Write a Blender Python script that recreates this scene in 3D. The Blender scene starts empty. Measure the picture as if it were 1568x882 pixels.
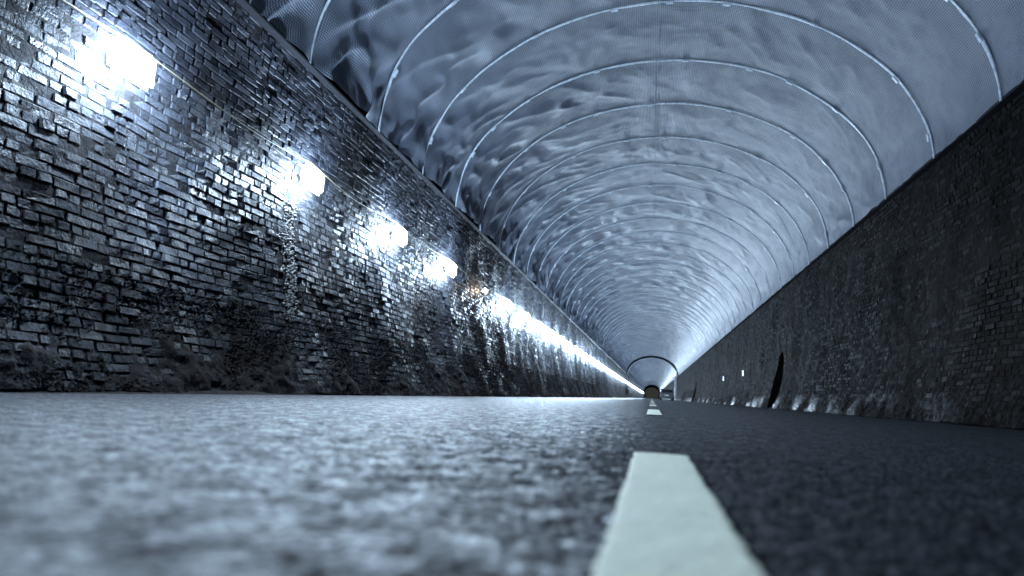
import bpy, math, random
import numpy as np
from mathutils import Vector, Matrix
random.seed(4); rng=np.random.default_rng(7)
scene=bpy.context.scene
scene.view_settings.view_transform='Standard'
scene.view_settings.look='None'
scene.view_settings.exposure=0

# ------------------------------------------------------------------ helpers
TAB=rng.random((256,256))
def vn(x,y,seed=0):
    x=np.asarray(x,float)+seed*17.37; y=np.asarray(y,float)+seed*9.71
    xi=np.floor(x).astype(int); yi=np.floor(y).astype(int)
    fx=x-xi; fy=y-yi
    fx=fx*fx*fx*(fx*(fx*6-15)+10); fy=fy*fy*fy*(fy*(fy*6-15)+10)
    a=TAB[xi%256,yi%256]; b=TAB[(xi+1)%256,yi%256]; c=TAB[xi%256,(yi+1)%256]; d=TAB[(xi+1)%256,(yi+1)%256]
    return (a*(1-fx)+b*fx)*(1-fy)+(c*(1-fx)+d*fx)*fy
def fbm(x,y,seed=0,o=4):
    r=0;a=.5;t=0
    for i in range(o):
        r=r+a*vn(x,y,seed+i*3); t+=a; x=x*2.03; y=y*2.03; a*=.5
    return r/t
def mesh_obj(name,verts,faces,mat=None,smooth=True,parent=None,uv=None,attr=None):
    me=bpy.data.meshes.new(name)
    verts=np.asarray(verts,float).reshape(-1,3)
    faces=np.asarray(faces,int)
    n=faces.shape[0]; k=faces.shape[1]
    me.vertices.add(len(verts)); me.vertices.foreach_set('co',verts.ravel())
    me.loops.add(n*k); me.loops.foreach_set('vertex_index',faces.ravel())
    me.polygons.add(n); me.polygons.foreach_set('loop_start',np.arange(n)*k)
    me.update(calc_edges=True)
    if uv is not None:
        l=me.uv_layers.new(name='UVMap'); l.data.foreach_set('uv',np.asarray(uv)[faces.ravel()].ravel())
    if attr is not None:
        a=me.attributes.new('brand','FLOAT','POINT'); a.data.foreach_set('value',np.asarray(attr,float).ravel())
    me.polygons.foreach_set('use_smooth',np.full(n,smooth))
    if mat: me.materials.append(mat)
    ob=bpy.data.objects.new(name,me); scene.collection.objects.link(ob)
    if parent: ob.parent=parent
    return ob
def grid_faces(nu,nv,flip=False,mask=None):
    i,j=np.meshgrid(np.arange(nu-1),np.arange(nv-1),indexing='ij')
    a=i*nv+j; f=np.stack([a,a+1,a+nv+1,a+nv],-1)
    if flip: f=f[...,::-1]
    f=f.reshape(-1,4)
    if mask is not None: f=f[mask.reshape(-1)]
    return f
def box(name,c,s,mat,parent=None,bev=0.0):
    x,y,z=[v/2 for v in s]
    vs=[(a*x,b*y,d*z) for a in(-1,1) for b in(-1,1) for d in(-1,1)]
    fs=[(0,1,3,2),(4,6,7,5),(0,4,5,1),(2,3,7,6),(0,2,6,4),(1,5,7,3)]
    ob=mesh_obj(name,vs,fs,mat,False,parent); ob.location=c
    if bev:
        m=ob.modifiers.new('b','BEVEL'); m.width=bev; m.segments=2
    return ob
def empty(name,loc=(0,0,0)):
    e=bpy.data.objects.new(name,None); e.location=loc; e.empty_display_size=.1; scene.collection.objects.link(e); return e

class NT:
    def __init__(s,name):
        s.m=bpy.data.materials.new(name); s.m.use_nodes=True; s.t=s.m.node_tree; s.n=s.t.nodes; s.b=s.n['Principled BSDF']
    def node(s,ty,ins=None,**kw):
        x=s.n.new(ty)
        for k,v in kw.items(): setattr(x,k,v)
        for k,v in (ins or {}).items(): s.set(x.inputs[k],v)
        return x
    def set(s,sock,v):
        if hasattr(v,'is_output'): s.t.links.new(v,sock)
        else: sock.default_value=v
    def noise(s,vec,scale,detail=4,rough=.55):
        return s.node('ShaderNodeTexNoise',{'Vector':vec,'Scale':scale,'Detail':detail,'Roughness':rough}).outputs['Fac']
    def mapr(s,v,a,b,c,d):
        return s.node('ShaderNodeMapRange',{0:v,1:a,2:b,3:c,4:d}).outputs[0]
    def math(s,op,a,b=0.0,c=0.0):
        x=s.node('ShaderNodeMath',operation=op); s.set(x.inputs[0],a); s.set(x.inputs[1],b); s.set(x.inputs[2],c); return x.outputs[0]
    def mix(s,f,a,b):
        x=s.node('ShaderNodeMix',data_type='RGBA'); s.set(x.inputs[0],f); s.set(x.inputs[6],a); s.set(x.inputs[7],b); return x.outputs[2]
    def scale(s,col,f):
        vm=s.node('ShaderNodeVectorMath',operation='SCALE'); s.set(vm.inputs[0],col); s.set(vm.inputs['Scale'],f); return vm.outputs[0]
    def bump(s,h,st,dist,nrm=None):
        x=s.node('ShaderNodeBump',{'Height':h,'Strength':st,'Distance':dist})
        if nrm is not None: s.set(x.inputs['Normal'],nrm)
        return x.outputs[0]
    def P(s,**kw):
        for k,v in kw.items(): s.set(s.b.inputs[k.replace('_',' ')],v)
        return s.m
    def co(s,which='Object'): return s.node('ShaderNodeTexCoord').outputs[which]
def simple(name,col,rough=.5,metal=0.0,nscale=20.0,var=.25,spec=.5):
    t=NT(name); c=t.co(); n=t.noise(c,nscale,2)
    c1=tuple(v*(1-var) for v in col)+(1,); c2=tuple(min(1,v*(1+var)) for v in col)+(1,)
    return t.P(Base_Color=t.mix(n,c1,c2),Roughness=t.mapr(n,.3,.7,rough*.8,min(1,rough*1.2)),Metallic=metal,Specular_IOR_Level=spec)
def lampglass(name,col,st):
    t=NT(name); tr=t.node('ShaderNodeBsdfTransparent',{0:(1,1,1,1)}).outputs[0]; em=t.node('ShaderNodeEmission',{0:col+(1,),1:st}).outputs[0]
    a=t.node('ShaderNodeAddShader'); t.set(a.inputs[0],tr); t.set(a.inputs[1],em)
    t.t.links.new(a.outputs[0],t.n['Material Output'].inputs[0]); t.m.cycles.emission_sampling='NONE'
    return t.m

# ------------------------------------------------------------------ materials
def brick_mat(name,lo,hi,rlo,rhi,spec,dirt_shade,right=False):
    t=NT(name); c=t.co()
    a=t.node('ShaderNodeAttribute',attribute_name='brand').outputs['Fac']
    big=t.noise(c,.6,4,.6); mid=t.noise(c,8,3,.6); fine=t.noise(c,50,3,.65)
    f=t.math('ADD',t.math('MULTIPLY',a,.55),t.math('MULTIPLY',mid,.45))
    col=t.mix(f,lo+(1,),hi+(1,))
    col=t.scale(col,t.mapr(big,.38,.62,.25,1.35))
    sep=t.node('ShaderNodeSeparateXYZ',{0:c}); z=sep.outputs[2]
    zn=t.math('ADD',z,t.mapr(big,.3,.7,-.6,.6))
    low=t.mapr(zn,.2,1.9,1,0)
    col=t.mix(t.math('MULTIPLY',low,.82),col,dirt_shade+(1,))  # brownish dirt low down, darkened further to paint in the lamp light falling off
    if not right:
        sp=t.mapr(fine,.60,.70,0,.6)
        col=t.mix(t.math('MULTIPLY',sp,t.mapr(mid,.48,.62,0,1)),col,(.10,.105,.125,1))
    r=t.mapr(t.math('ADD',t.math('MULTIPLY',mid,.55),t.math('MULTIPLY',a,.45)),.3,.7,rlo,rhi)
    if right:
        lw=t.math('MULTIPLY',t.mapr(z,.05,.45,1,0),t.mapr(sep.outputs[1],8.5,13,0,1))
        mp=t.node('ShaderNodeMapping',{'Vector':c,'Scale':(1,.42,.1)}).outputs[0]
        w=t.math('MULTIPLY',lw,t.mapr(t.noise(mp,1.4,2),.50,.60,0,1))
        r=t.math('MAXIMUM',t.math('SUBTRACT',r,t.math('MULTIPLY',w,.5)),.25)
        sl=t.mapr(w,0,1,spec,.8)
    else:
        r=t.math('ADD',r,t.math('MULTIPLY',low,.22))
        sl=t.math('MULTIPLY',t.mapr(big,.38,.62,.5,1.2),t.mapr(low,0,1,spec,spec*.4))
    n=t.bump(t.math('ADD',mid,t.math('MULTIPLY',fine,.4)),.8,.03)
    return t.P(Base_Color=col,Roughness=r,Normal=n,Specular_IOR_Level=sl)
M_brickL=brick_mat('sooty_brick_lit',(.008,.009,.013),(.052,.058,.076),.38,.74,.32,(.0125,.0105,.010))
M_brickR=brick_mat('sooty_brick_shaded',(.003,.0025,.0022),(.013,.010,.008),.6,.9,.05,(.006,.0045,.0038),True)  # darker copy of the brick: weak light on the right wall put into colour
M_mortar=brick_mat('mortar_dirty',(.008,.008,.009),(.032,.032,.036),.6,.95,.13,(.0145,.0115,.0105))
M_mortarR=brick_mat('mortar_shaded',(.0025,.002,.0018),(.009,.007,.0055),.7,.95,.05,(.0055,.004,.0033),True)  # mortar darkened likewise, painting in the shade of the far side
M_deposit=simple('lime_deposit',(.10,.10,.10),.6,0,30,.8,.2)

def lining_mat():
    t=NT('membrane_lining'); uv=t.co('UV'); sep=t.node('ShaderNodeSeparateXYZ',{0:uv})
    k=2*math.pi/.047
    u=t.math('ADD',sep.outputs[0],sep.outputs[1]); v=t.math('SUBTRACT',sep.outputs[0],sep.outputs[1])
    su=t.math('SINE',t.math('MULTIPLY',u,k*.7071)); sv=t.math('SINE',t.math('MULTIPLY',v,k*.7071))
    dots=t.math('MULTIPLY_ADD',t.math('MULTIPLY',su,sv),.5,.5)
    c=t.co(); big=t.noise(c,.5,3,.6); mid=t.noise(c,4,4,.6)
    col=t.mix(t.mapr(big,.35,.65,0,1),(.115,.133,.172,1),(.19,.213,.265,1))
    col=t.mix(t.mapr(mid,.5,.75,0,.35),col,(.065,.074,.098,1))
    col=t.mix(t.mapr(dots,.15,.75,.78,0),col,(.018,.021,.031,1))
    n=t.bump(dots,.8,.008)
    return t.P(Base_Color=col,Roughness=t.mapr(mid,.3,.7,.38,.54),Normal=n,Specular_IOR_Level=.46)
M_lining=lining_mat()
M_batten=simple('pale_plastic_batten',(.50,.56,.64),.28,0,12,.4)
M_seam=simple('dark_seam_tape',(.07,.075,.09),.6)
M_edge=simple('lining_edge_rubber',(.010,.011,.014),.8,0,9,.3,.1)

def road_mat():
    t=NT('asphalt'); c=t.co()
    vor=t.node('ShaderNodeTexVoronoi',{'Vector':c,'Scale':85.0,'Randomness':1.0})
    mid=t.noise(c,50,3,.65); lump=t.noise(c,13,2,.5)
    rnd=t.node('ShaderNodeSeparateColor',{0:vor.outputs['Color']}).outputs[0]
    col=t.mix(t.mapr(rnd,.2,1,0,1),(.010,.011,.015,1),(.055,.060,.073,1))
    col=t.mix(t.mapr(mid,.42,.62,0,.7),col,(.010,.010,.013,1))
    col=t.mix(t.mapr(lump,.42,.62,0,.7),col,(.014,.011,.011,1))
    h=t.math('ADD',t.mapr(vor.outputs['Distance'],0,.7,1,0),t.math('MULTIPLY',mid,2.))
    n=t.bump(h,.8,.004)
    r=t.mapr(t.math('ADD',t.math('MULTIPLY',mid,.5),t.math('MULTIPLY',lump,.5)),.4,.6,.40,.72)
    return t.P(Base_Color=col,Roughness=r,Normal=n,Specular_IOR_Level=t.mapr(rnd,0,1,.13,.36))
M_road=road_mat()
def paint_mat():
    t=NT('road_paint'); c=t.co(); n1=t.noise(c,55,4,.65); n2=t.noise(c,6,3,.6)
    col=t.mix(t.mapr(n1,.35,.7,0,1),(.94,.94,.78,1),(.86,.88,.72,1))
    col=t.mix(t.mapr(n1,.66,.74,0,.6),col,(.35,.35,.32,1))
    col=t.mix(t.mapr(n2,.45,.75,0,.25),col,(.64,.67,.57,1))
    return t.P(Base_Color=col,Roughness=.8,Normal=t.bump(n1,.5,.003),Specular_IOR_Level=.15)
M_paint=paint_mat()

# ------------------------------------------------------------------ tunnel section
ZP=np.array([0,.25,.6,1.0,1.5,2.0,2.6,3.3,3.98]); XP=np.array([3.66,3.78,3.90,3.98,4.05,4.10,4.14,4.16,4.15])
zz=np.linspace(0,3.98,400); pf=np.polyfit(ZP,XP,4); xx=np.polyval(pf,zz)
arc=np.concatenate([[0],np.cumsum(np.hypot(np.diff(xx),np.diff(zz)))]); SL=arc[-1]
def prof(s):
    s=np.clip(s,0,SL); x=np.interp(s,arc,xx); z=np.interp(s,arc,zz)
    dx=np.interp(s+.01,arc,xx)-np.interp(s-.01,arc,xx); dz=np.interp(s+.01,arc,zz)-np.interp(s-.01,arc,zz)
    l=np.hypot(dx,dz); return x,z,-dz/l,dx/l
def wdisp(y,s,side):
    d=.11*(fbm(y*.5,s*.3,11+side,3)-.5)+.06*(fbm(y*1.6,s*1.2,23+side,3)-.5)
    low=np.clip((.75-s)/.75,0,1)
    return d*np.clip((3.98-s)/.6,.2,1)+low*.05*(fbm(y*2.2,s*3.0,31+side,4)-.35)
NICH=[(21.2,22.3),(61.8,62.9)]
def in_niche(y,s,side):
    if side<0: return np.zeros(np.shape(y),bool)
    r=np.zeros(np.shape(y),bool)
    for a,b in NICH:
        c=(a+b)/2; hw=(b-a)/2
        top=1.5+.40*np.sqrt(np.clip(1-((y-c)/hw)**2,0,1))
        r|=(y>a)&(y<b)&(s<top)
    return r
def wpos(y,s,off,side):
    x,z,nx,nz=prof(s); d=wdisp(y,s,side)+off
    return np.stack([side*(x+nx*d),y,z+nz*d],-1)
Y0,YB,Y1,Y2=-80.,-5.,60.,420.
def build_wall(side,mb,mm):
    root=empty('brick_wall')
    ys=np.concatenate([np.arange(Y0,YB-.1,1.5),np.arange(YB,Y1,.1),np.arange(Y1,130,.5),np.arange(130,Y2+1,5.)])
    ss=np.linspace(0,SL,41)
    Y,S=np.meshgrid(ys,ss,indexing='ij'); V=wpos(Y,S,0,side)
    Yc=(Y[:-1,:-1]+Y[1:,1:])/2; Sc=(S[:-1,:-1]+S[1:,1:])/2
    mesh_obj('mortar_backing',V,grid_faces(len(ys),len(ss),side>0,~in_niche(Yc,Sc,side)),mm,True,root,attr=rng.random(Y.size))
    ch=.0755; nc=int(SL/ch); A=[];B=[];C=[];D=[]
    for c in range(nc):
        s0=c*ch+.0035; s1=(c+1)*ch-.0025
        L=.222
        n=int((Y1-YB)/L); y0=YB+(c%2)*L*.5+rng.normal(0,.03)+np.arange(n)*L+rng.normal(0,.009,n)
        a=y0+.004; b=y0+L-.004
        A.append(a);C.append(np.full(n,s0)+rng.normal(0,.003,n));D.append(np.full(n,s1)+rng.normal(0,.003,n))
        k=rng.random(n)<(.75 if c%3==0 else .15)
        mids=(a+b)/2
        B.append(np.where(k,mids-.004,b))
        A.append(mids[k]+.003);B.append(b[k]);C.append(C[-1][k]);D.append(D[-1][k])
    a=np.concatenate(A);b=np.concatenate(B);c=np.concatenate(C);d=np.concatenate(D)
    wob=.05*(fbm(a*.35,c*.5+side*3,44,3)-.5)
    c=c+wob;d=np.minimum(d+wob,SL-.002);c=np.clip(c,.002,SL)
    ym=(a+b)/2; sm=(c+d)/2
    keep=~in_niche(ym,sm,side)&(rng.random(len(a))>.015)
    keep&=~((side<0)&(np.abs(ym-6.22)<.11+.07*rng.random(len(a)))&(sm>.95)&(sm<2.15))
    keep&=d>c+.02
    a,b,c,d,ym,sm=[q[keep] for q in(a,b,c,d,ym,sm)]
    n=len(a); K=1.0 if side<0 else .6
    patch=fbm(ym*.9,sm*1.1,81,3)
    pr=(.005+rng.random(n)*.008+np.where(rng.random(n)<.07,.012,0))*K-np.where(rng.random(n)<.08,.006,0)*K
    pr=pr+np.clip(patch-.55,-.1,.25)*.05
    i=.006; J=lambda sc:rng.normal(0,sc,n)
    V=[]
    for (yy,s_,o) in [(a,c,-.004),(b,c,-.004),(b,d,-.004),(a,d,-.004)]: V.append(wpos(yy+J(.004),s_+J(.002),np.full(n,o),side))
    for (yy,s_,sy,sg) in((a,c,1,1),(b,c,-1,1),(b,d,-1,-1),(a,d,1,-1)):
        V.append(wpos(yy+sy*(i+np.abs(J(.005))),s_+sg*(i*.8+np.abs(J(.0035))),pr+J(.0032)*K,side))
    V=np.stack(V,1)
    base=(np.arange(n)*8)[:,None,None]
    F=np.array([(4,5,6,7),(0,1,5,4),(1,2,6,5),(2,3,7,6),(3,0,4,7)])
    if side<0: F=F[:,::-1]
    F=F[:, ::-1]
    mesh_obj('bricks',V,(base+F[None]).reshape(-1,4),mb,False,root,attr=np.repeat(rng.random(n),8))
    yc=np.concatenate([np.arange(.8,14,.022),np.arange(14,60,.06)]); sc=np.linspace(0,1.0,46)
    Y,S=np.meshgrid(yc,sc,indexing='ij')
    hgt=.26+.5*fbm(Y*.45,Y*0,101+side,3)
    o=.05*(fbm(Y*1.6,S*2.6,103+side,4)-.48)+.055*(fbm(Y*8,S*11,107+side,4)-.5)+.02*(fbm(Y*24,S*26,109+side,2)-.5)+.028*np.clip(1-S/hgt,-1,.7)-.005
    mesh_obj('dirt_crust',wpos(Y,S,o,side),grid_faces(len(yc),len(sc),side>0,~in_niche((Y[:-1,:-1]+Y[1:,1:])/2,(S[:-1,:-1]+S[1:,1:])/2,side)&(np.maximum(o[:-1,:-1],o[1:,1:])>-.012)),mm,True,root,attr=rng.random(Y.size))
    if side>0:
        for (p,q) in NICH:
            m=(p+q)/2; hw=(q-p)/2
            yy=np.concatenate([[p],m-hw*np.cos(np.linspace(0,math.pi,14)),[q]])
            tt=np.concatenate([[0],1.5+.46*np.sin(np.linspace(0,math.pi,14)),[0]])
            x,z,_,_=prof(tt)
            f=np.stack([x,yy,z],-1); g=np.stack([x*0+4.9,yy,z],-1); k=len(yy)
            mesh_obj('refuge_recess',np.concatenate([f,g]),[(j,j+1,k+j+1,k+j) for j in range(k-1)],mm,False,root)
            mesh_obj('refuge_back',[(4.88,p-.1,0),(4.88,q+.1,0),(4.88,q+.1,2.2),(4.88,p-.1,2.2)],[(0,1,2,3)],mm,False,root)
            mesh_obj('refuge_floor',[(3.6,p,.006),(4.9,p,.006),(4.9,q,.006),(3.6,q,.006)],[(0,1,2,3)],mm,False,root)
    return root
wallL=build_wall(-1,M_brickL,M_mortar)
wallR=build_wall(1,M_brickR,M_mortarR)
def lumps(name,ys,ss,side,size,mat,parent,off=.006):
    n=len(ys); octa=np.array([(1,0,0),(-1,0,0),(0,1,0),(0,-1,0),(0,0,1),(0,0,-1)],float)
    F=np.array([(0,2,4),(2,1,4),(1,3,4),(3,0,4),(2,0,5),(1,2,5),(3,1,5),(0,3,5)])
    c=wpos(ys,ss,np.full(n,off),side)
    r=size*(.35+rng.random((n,1,1)))*(.6+.7*rng.random((n,6,1)))
    V=c[:,None,:]+octa[None]*r+rng.normal(0,.003,(n,6,3))
    mesh_obj(name,V,((np.arange(n)*6)[:,None,None]+F[None]).reshape(-1,3),mat,False,parent,attr=np.repeat(rng.random(n),6))
n=900
sd_=rng.uniform(.85,2.2,n)
lumps('lime_deposit',6.22+.04*np.sin(sd_*6)+rng.normal(0,.065,n),sd_,-1,.015,M_deposit,wallL,.004)
def lowlumps(side,mat,par):
    n=26000; y=rng.uniform(1,45,n); s=rng.random(n)**1.4*.95; k=fbm(y*1.3,s*2.2,61,4)>.44
    lumps('crumbled_brick',y[k],s[k],side,.015,mat,par,.018)
lowlumps(-1,M_mortar,wallL)

# ------------------------------------------------------------------ vault + lining
GAP0,GAP1,LEND=103.,109.,330.
def arch(t,hw,z0,rise): return hw*np.cos(t),z0+rise*np.sin(t)
ts=np.linspace(0,math.pi,49)
ys=np.array([Y0,0,50,100,105,110,115,150,200,250,350,Y2])
T,Y=np.meshgrid(ts,ys); x,z=arch(T,4.22,3.93,3.22)
mesh_obj('brick_vault',np.stack([x,Y,z],-1),grid_faces(len(ys),len(ts)),M_mortarR,True,attr=rng.random(T.size))
PITCH=1.93; R0=6.25
def lining(name,ya,yb,f0,fine_to):
    NT_=200
    step=PITCH/38
    a=np.arange(f0,min(fine_to,yb),step) if fine_to>f0 else np.array([])
    pre=np.arange(ya,f0,PITCH/8)
    b=np.arange(max(f0,fine_to),yb+.01,PITCH/10)
    ys=np.concatenate([pre,a,b]); ts=np.linspace(0,math.pi,NT_)
    Y,T=np.meshgrid(ys,ts,indexing='ij')
    x,z=arch(T,4.09,3.90,3.0)
    nx=-np.cos(T)*3.0; nz=-np.sin(T)*4.09; l=np.hypot(nx,nz); nx/=l; nz/=l
    S=T*3.6
    u=((Y-R0)/PITCH)%1.0
    pin=np.sin(math.pi*u)
    left=np.clip((T-1.9)/1.1,0,1)
    wy=Y+.7*(vn(Y*.6,S*.6,3)-.5); ws=S+.7*(vn(Y*.7,S*.7,5)-.5)
    soft=vn(wy*1.1+ws*.35,ws*1.9-wy*.5,7)
    cre=1-np.abs(2*vn(wy*1.2+ws*1.1,ws*1.0-wy*.9,9)-1); cre=cre**2
    cre2=1-np.abs(2*vn(wy*2.3-ws*.9,ws*1.7+wy*.7,13)-1)
    cre3=1-np.abs(2*vn(wy*3.1+ws*2.0,ws*3.3-wy*1.2,17)-1)
    fold=1-np.abs(2*vn(Y*2.6+S*1.6,S*.9-Y*.5,15)-1)
    mod=vn(Y*.35,S*.45,21)
    A=.80+.25*left
    d=pin**.5*(.03+A*(.055*(soft-.5)+.045*cre*mod+.038*(cre2-.5)*(.5+left)+.012*(cre3-.5)*(.4+1.2*mod)))+left*pin**.35*(.085*fold**1.5-.01)
    d=d+.008*(fbm(Y*2.5,S*4,19,3)-.5)
    d=np.clip(d,-.09,.2)
    V=np.stack([x+nx*d,Y,z+nz*d],-1)
    arcl=np.concatenate([[0],np.cumsum(np.hypot(np.diff(x[0]),np.diff(z[0])))])
    uv=np.stack([Y,np.broadcast_to(arcl,Y.shape)],-1).reshape(-1,2)
    return mesh_obj(name,V,grid_faces(len(ys),NT_,True),M_lining,True,uv=uv)
lining('tunnel_lining',Y0,GAP0,-2.,45.)
lining('tunnel_lining',GAP1,LEND,GAP1,0)

def ring(yc,rad=.02,n=90,hw=4.06,z0=3.9,rise=2.97,wob=.018,seed=0):
    t=np.linspace(-.004,math.pi+.004,n)
    o=wob*(vn(t*3,t*0+seed*1.7,5)-.5)*2
    w=.010*(vn(t*9,t*0+seed*2.1,8)-.5)
    m=8; V=[]
    x=hw*np.cos(t);z=z0+rise*np.sin(t); nx=-np.cos(t)*rise;nz=-np.sin(t)*hw;l=np.hypot(nx,nz);nx/=l;nz/=l
    r=rad*(1+.9*(vn(t*14,t*0+seed,12)-.5))
    for k in range(m):
        a=2*math.pi*k/m
        V.append(np.stack([x+nx*(w+.6*r*np.sin(a)),yc+o+1.2*r*np.cos(a),z+nz*(w+.6*r*np.sin(a))],-1))
    V=np.stack(V,1)
    i,j=np.meshgrid(np.arange(n-1),np.arange(m),indexing='ij'); j2=(j+1)%m
    F=np.stack([i*m+j,i*m+j2,(i+1)*m+j2,(i+1)*m+j],-1).reshape(-1,4)
    return V.reshape(-1,3),F
VV=[];FF=[];off=0;ri=[];k=-9
while R0+k*PITCH<250:
    y=R0+k*PITCH
    if y<GAP0 or y>GAP1:
        ri.append(y)
        v,f=ring(y,rad=.022,n=110 if y<50 else 40,seed=k+20,wob=.045); VV.append(v);FF.append(f+off);off+=len(v)
    k+=1
rib_root=empty('ceiling_ribs')
mesh_obj('battens',np.concatenate(VV),np.concatenate(FF),M_batten,True,rib_root)
cv=[];cf=[];o=0
for idx,y in enumerate([r for r in ri if 0<r<40]):
    for q in range(9):
        t=.2+q*.33+.1*math.sin(idx*2.1+q*1.3)
        if t>3.0: continue
        x=4.04*math.cos(t); z=3.9+2.95*math.sin(t)
        tx=-math.sin(t)*4.0; tz=math.cos(t)*2.95; l=math.hypot(tx,tz); tx/=l;tz/=l; nx,nz=-tz,tx
        for a in(-1,1):
            for b in(-1,1):
                for c in(-1,1):
                    cv.append((x+tx*a*.06+nx*c*.012,y+b*.026+.01*math.sin(q*3+idx),z+tz*a*.06+nz*c*.012))
        cf+= [tuple(o+i for i in f) for f in [(0,1,3,2),(4,6,7,5),(0,4,5,1),(2,3,7,6),(0,2,6,4),(1,5,7,3)]]; o+=8
mesh_obj('joint_clips',cv,cf,M_batten,False,rib_root)
ysm=np.arange(Y0,GAP0,.3); V=[]
for s in(-.0045,.0045): V.append(np.stack([s+.01*np.sin(ysm*.8),ysm,np.full(len(ysm),6.80)],-1))
mesh_obj('ceiling_seam',np.stack(V,1).reshape(-1,3),grid_faces(len(ysm),2),M_seam,False)
for sd in(-1,1):
    ye=np.arange(Y0,GAP0,.12); w=.014*(vn(ye*1.1,ye*0,50+sd)-.5)*2
    Pp=[(4.145,3.93),(4.07,3.93),(4.06,3.905),(4.065,3.885),(4.145,3.88)]
    V=np.stack([np.stack([sd*(px+w*(i in(1,2,3))),ye,pz+w*.6+ye*0],-1) for i,(px,pz) in enumerate(Pp)],1)
    mesh_obj('lining_edge_trim',V.reshape(-1,3),grid_faces(len(ye),len(Pp),sd<0),M_edge,False)
v,f=ring(GAP1-.1,rad=.10,n=60,hw=4.05,z0=3.9,rise=2.95,wob=0)
pr=empty('portal_arch')
mesh_obj('arch_frame',v,f,M_batten,True,pr)
box('leg',(3.78,GAP1-.1,1.95),(.30,.2,3.9),M_batten,pr,.01)  # broad pale leg paints in the bright highlight on the arch's right side
box('leg',(-3.95,GAP1-.1,1.95),(.10,.2,3.9),M_edge,pr,.01)  # dark copy of the leg, so only the right side reads bright

# ------------------------------------------------------------------ road, ground
def sheet(name,x0,x1,y0,y1,z,mat): return mesh_obj(name,[(x0,y0,z),(x1,y0,z),(x1,y1,z),(x0,y1,z)],[(0,1,2,3)],mat,False)
sheet('ground',-3000,3000,-3000,3000,-.05,simple('earth',(.04,.042,.044),.9))
def rh(x,y,fade):
    h=.0042*vn(x*80,y*80,3)+.0030*vn(x*155,y*155,5)+.005*vn(x*24,y*24,7)
    return -h*fade-.001
def nonuni(a,b,st0,g,mx):
    r=[a];s=st0
    while r[-1]<b: r.append(r[-1]+s); s=min(s*g,mx)
    r[-1]=b; return np.array(r)
yr=np.concatenate([[Y0,-20,-5,-2,-.5,.1],np.arange(.25,1.6,.006),nonuni(1.6,9.0,.006,1.012,.06),nonuni(9.1,60,.1,1.05,4),np.arange(70,Y2+1,10.)])
xr=nonuni(0,3.95,.006,1.0115,.06); xr=np.concatenate([-xr[:0:-1],xr])
X,Yg=np.meshgrid(xr,yr,indexing='ij')
fade=np.clip((8-Yg)/7,0,1)*np.clip((3.9-np.abs(X))/.5+.3,0,1)
Z=rh(X,Yg,fade)
mesh_obj('road',np.stack([X,Yg,Z],-1),grid_faces(len(xr),len(yr),True),M_road,True)
dv=[];df=[];o=0; y=-.9
W=.0665
while y<240:
    near=y<12
    n=400 if near else 30; m=24 if near else 2
    yy=np.linspace(y,y+2.58,n+1); q=np.linspace(-1,1,m+1)
    YY,Q=np.meshgrid(yy,q,indexing='ij')
    edge=.005*(vn(YY*60,Q*0,9)-.5)+.004*(vn(YY*12,Q*0,11)-.5)
    XX=Q*W+edge*np.sign(Q)*(np.abs(Q)>.99)
    ZZ=.0022+(.0012*vn(XX*90,YY*90,13)+.0015*vn(XX*25,YY*25,15) if near else .001)-(.0015*(np.abs(Q)>.99))
    dv.append(np.stack([XX,YY,ZZ],-1).reshape(-1,3)); df.append(grid_faces(n+1,m+1,True)[:, ::-1]+o); o+=XX.size
    y+=6.5
mesh_obj('centre_line_marking',np.concatenate(dv),np.concatenate(df),M_paint,True)
for sd,par,mt in((-1,wallL,M_mortar),(1,wallR,M_mortarR)):
    yg=np.arange(.5,60,.06); q=np.linspace(0,1,6)
    YG,Q=np.meshgrid(yg,q,indexing='ij')
    wd=.10+.14*fbm(YG*1.1,YG*0,90+sd,3)
    X=3.80-Q*wd-.05; Zg=(.08*fbm(YG*2.3,Q*2,93+sd,4))*(1-Q)**1.5-.006
    mesh_obj('foot_debris',np.stack([sd*X,YG,Zg],-1),grid_faces(len(yg),6,sd<0),mt,True,par,attr=rng.random(YG.size))

# ------------------------------------------------------------------ lamps (rectangular bulkhead lanterns)
M_glass=lampglass('lamp_glass_lit',(.86,.93,1.0),12.)
M_amber=lampglass('lamp_glass_amber',(1.0,.88,.72),1.5)
M_house=simple('lamp_housing',(.7,.71,.73),.5)
def bmesh_box(sx,sy,sz,mat,bv=.005,seg=2):
    import bmesh
    o=box('tmp',(0,0,0),(sx,sy,sz),mat,None); me=o.data; bpy.data.objects.remove(o)
    bm=bmesh.new(); bm.from_mesh(me); bmesh.ops.bevel(bm,geom=bm.edges[:],offset=bv,segments=seg,affect='EDGES'); bm.to_mesh(me); bm.free()
    me.materials.clear(); me.materials.append(mat); return me
G=bmesh_box(.10,.44,.30,M_glass,.049,5); GA=bmesh_box(.09,.2,.14,M_amber,.035,4); PM=bmesh_box(.02,.10,.08,M_house); AM=bmesh_box(.09,.03,.03,M_house)
LAMP_Y0=3.73; LS=2.67; LZ=2.50
def mk_light(pw,col):
    L=bpy.data.lights.new('bulb','POINT'); L.energy=pw; L.color=col; L.shadow_soft_size=.05; return L
LW=mk_light(420,(.58,.78,1.0)); LF=mk_light(850,(.60,.79,1.0)); LA=mk_light(16,(1,.84,.68))
k=-1  # row starts with an unseen lamp, added to brighten the near road
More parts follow.
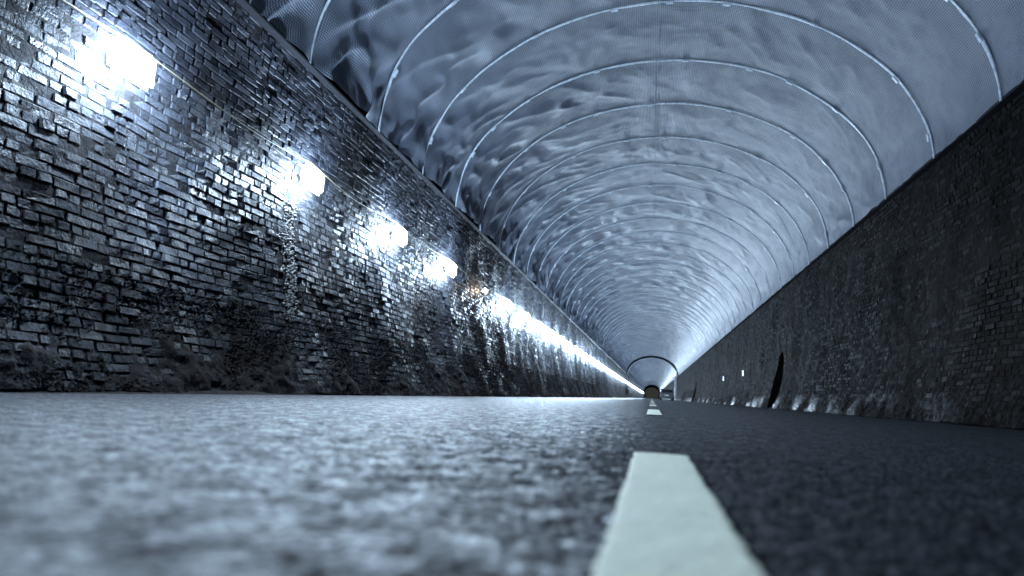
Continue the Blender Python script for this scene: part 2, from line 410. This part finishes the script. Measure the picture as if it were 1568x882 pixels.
while LAMP_Y0+k*LS<LEND-2:
    y=LAMP_Y0+k*LS
    far=y>GAP0
    if not(GAP0<y<GAP1) and not (far and k%2):
        e=empty('wall_lamp',(-4.05,y,LZ)); am=(k==4)
        for nm,me,dx in(('bracket',AM,-.02),('housing',PM,.02),('glass',GA if am else G,.09)):
            ob=bpy.data.objects.new(nm,me); scene.collection.objects.link(ob); ob.parent=e; ob.location=(dx,0,0)
        l=bpy.data.objects.new('bulb',LA if am else (LF if far else LW)); scene.collection.objects.link(l); l.parent=e; l.location=(.12,0,0)
    k+=1

def cable(name,pts,rad,mat,par=None):
    c=bpy.data.curves.new(name,'CURVE'); c.dimensions='3D'; c.bevel_depth=rad; c.bevel_resolution=2
    s=c.splines.new('POLY'); s.points.add(len(pts)-1)
    for i,p in enumerate(pts): s.points[i].co=(*p,1)
    c.materials.append(mat); o=bpy.data.objects.new(name,c); scene.collection.objects.link(o)
    if par:o.parent=par
    return o
M_cable=simple('cable_sheath',(.10,.09,.055),.5)
pts=[]
for i in range(0,900):
    y=-2+i*.08; u=((y-LAMP_Y0)/LS)%1
    pts.append((-4.02+.01*math.sin(y*2.3),y,2.70-.06*4*u*(1-u)+.01*math.sin(y*3.1)))
cable('power_cable',pts,.005,M_cable)

M_sign=simple('white_sign',(.8,.82,.82),.4,0,5,.05); M_blk=simple('sign_black',(.03,.03,.03),.5)
for y in(30.,38.):
    e=empty('wall_sign',(4.0,y,1.45)); box('plate',(-.04,0,0),(.012,.40,.24),M_sign,e,.004)
    box('symbol',(-.049,0,.04),(.003,.26,.05),M_blk,e); box('symbol_lower',(-.049,0,-.06),(.003,.20,.04),M_blk,e)

def car(loc):
    e=empty('parked_car',loc)
    body=simple('car_paint',(.05,.055,.065),.25); gl=simple('car_glass',(.01,.01,.012),.08); ty=simple('tyre',(.02,.02,.02),.8); red=simple('tail_light',(.25,.02,.015),.2)
    def ext(name,prof,hw,mat,inset=0):
        n=len(prof); V=[(-hw+inset*(z>.95),y,z) for y,z in prof]+[(hw-inset*(z>.95),y,z) for y,z in prof]
        me=bpy.data.meshes.new(name); me.from_pydata(V,[],[tuple(range(n))[::-1],tuple(range(n,2*n))]+[(i,(i+1)%n,n+(i+1)%n,n+i) for i in range(n)]); me.materials.append(mat)
        o=bpy.data.objects.new(name,me); scene.collection.objects.link(o); o.parent=e; b=o.modifiers.new('b','BEVEL'); b.width=.04;b.segments=2
    ext('body',[(0,.3),(0,.9),(.15,1.0),(.55,1.42),(1.0,1.5),(2.2,1.46),(2.95,.98),(4.1,.86),(4.3,.6),(4.3,.3)],.88,body,.14)
    box('rear_window',(0,.33,1.2),(1.3,.02,.3),gl,e).rotation_euler=(math.radians(-43),0,0)
    for s in(-1,1):
        box('side_window',(s*.8,1.6,1.2),(.03,1.9,.32),gl,e); box('tail_light',(s*.7,-.01,.8),(.25,.04,.12),red,e); box('mirror',(s*.98,2.6,1.02),(.16,.1,.1),body,e)
        for y in(.8,3.5):
            bpy.ops.mesh.primitive_cylinder_add(radius=.32,depth=.22,location=(s*.8,y,.32),rotation=(0,math.pi/2,0)); o=bpy.context.object;o.name='wheel';o.parent=e;o.data.materials.append(ty)
    box('number_plate',(0,-.012,.62),(.5,.02,.11),M_sign,e)
car((1.9,86,0))

# ------------------------------------------------------------------ world (dark outside)
w=bpy.data.worlds.new('World'); scene.world=w; w.use_nodes=True
sky=w.node_tree.nodes.new('ShaderNodeTexSky'); sky.sky_type='NISHITA'; sky.sun_disc=False; sky.sun_elevation=math.radians(35); sky.sun_rotation=math.radians(180)
sky.dust_density=0; sky.ozone_density=4; sky.air_density=.8
bg=w.node_tree.nodes['Background']; w.node_tree.links.new(sky.outputs[0],bg.inputs[0]); bg.inputs[1].default_value=.003

# ------------------------------------------------------------------ camera
F=960.
cam=bpy.data.cameras.new('camera'); co=bpy.data.objects.new('camera',cam); scene.collection.objects.link(co)
cam.sensor_width=36; cam.lens=F/1568*36; cam.clip_start=.02; cam.clip_end=6000
d=Vector(((998-784)/F,-(610-441)/F,-1)).normalized()
u=Vector((math.tan(math.radians(.65)),1,0)); u=(u-d*u.dot(d)).normalized(); r=d.cross(u)
M=Matrix((r,d,u)).to_4x4(); M.translation=Vector((-.024,0,.14)); co.matrix_world=M
cam.dof.use_dof=True; cam.dof.focus_distance=7.0; cam.dof.aperture_fstop=1.7
scene.camera=co
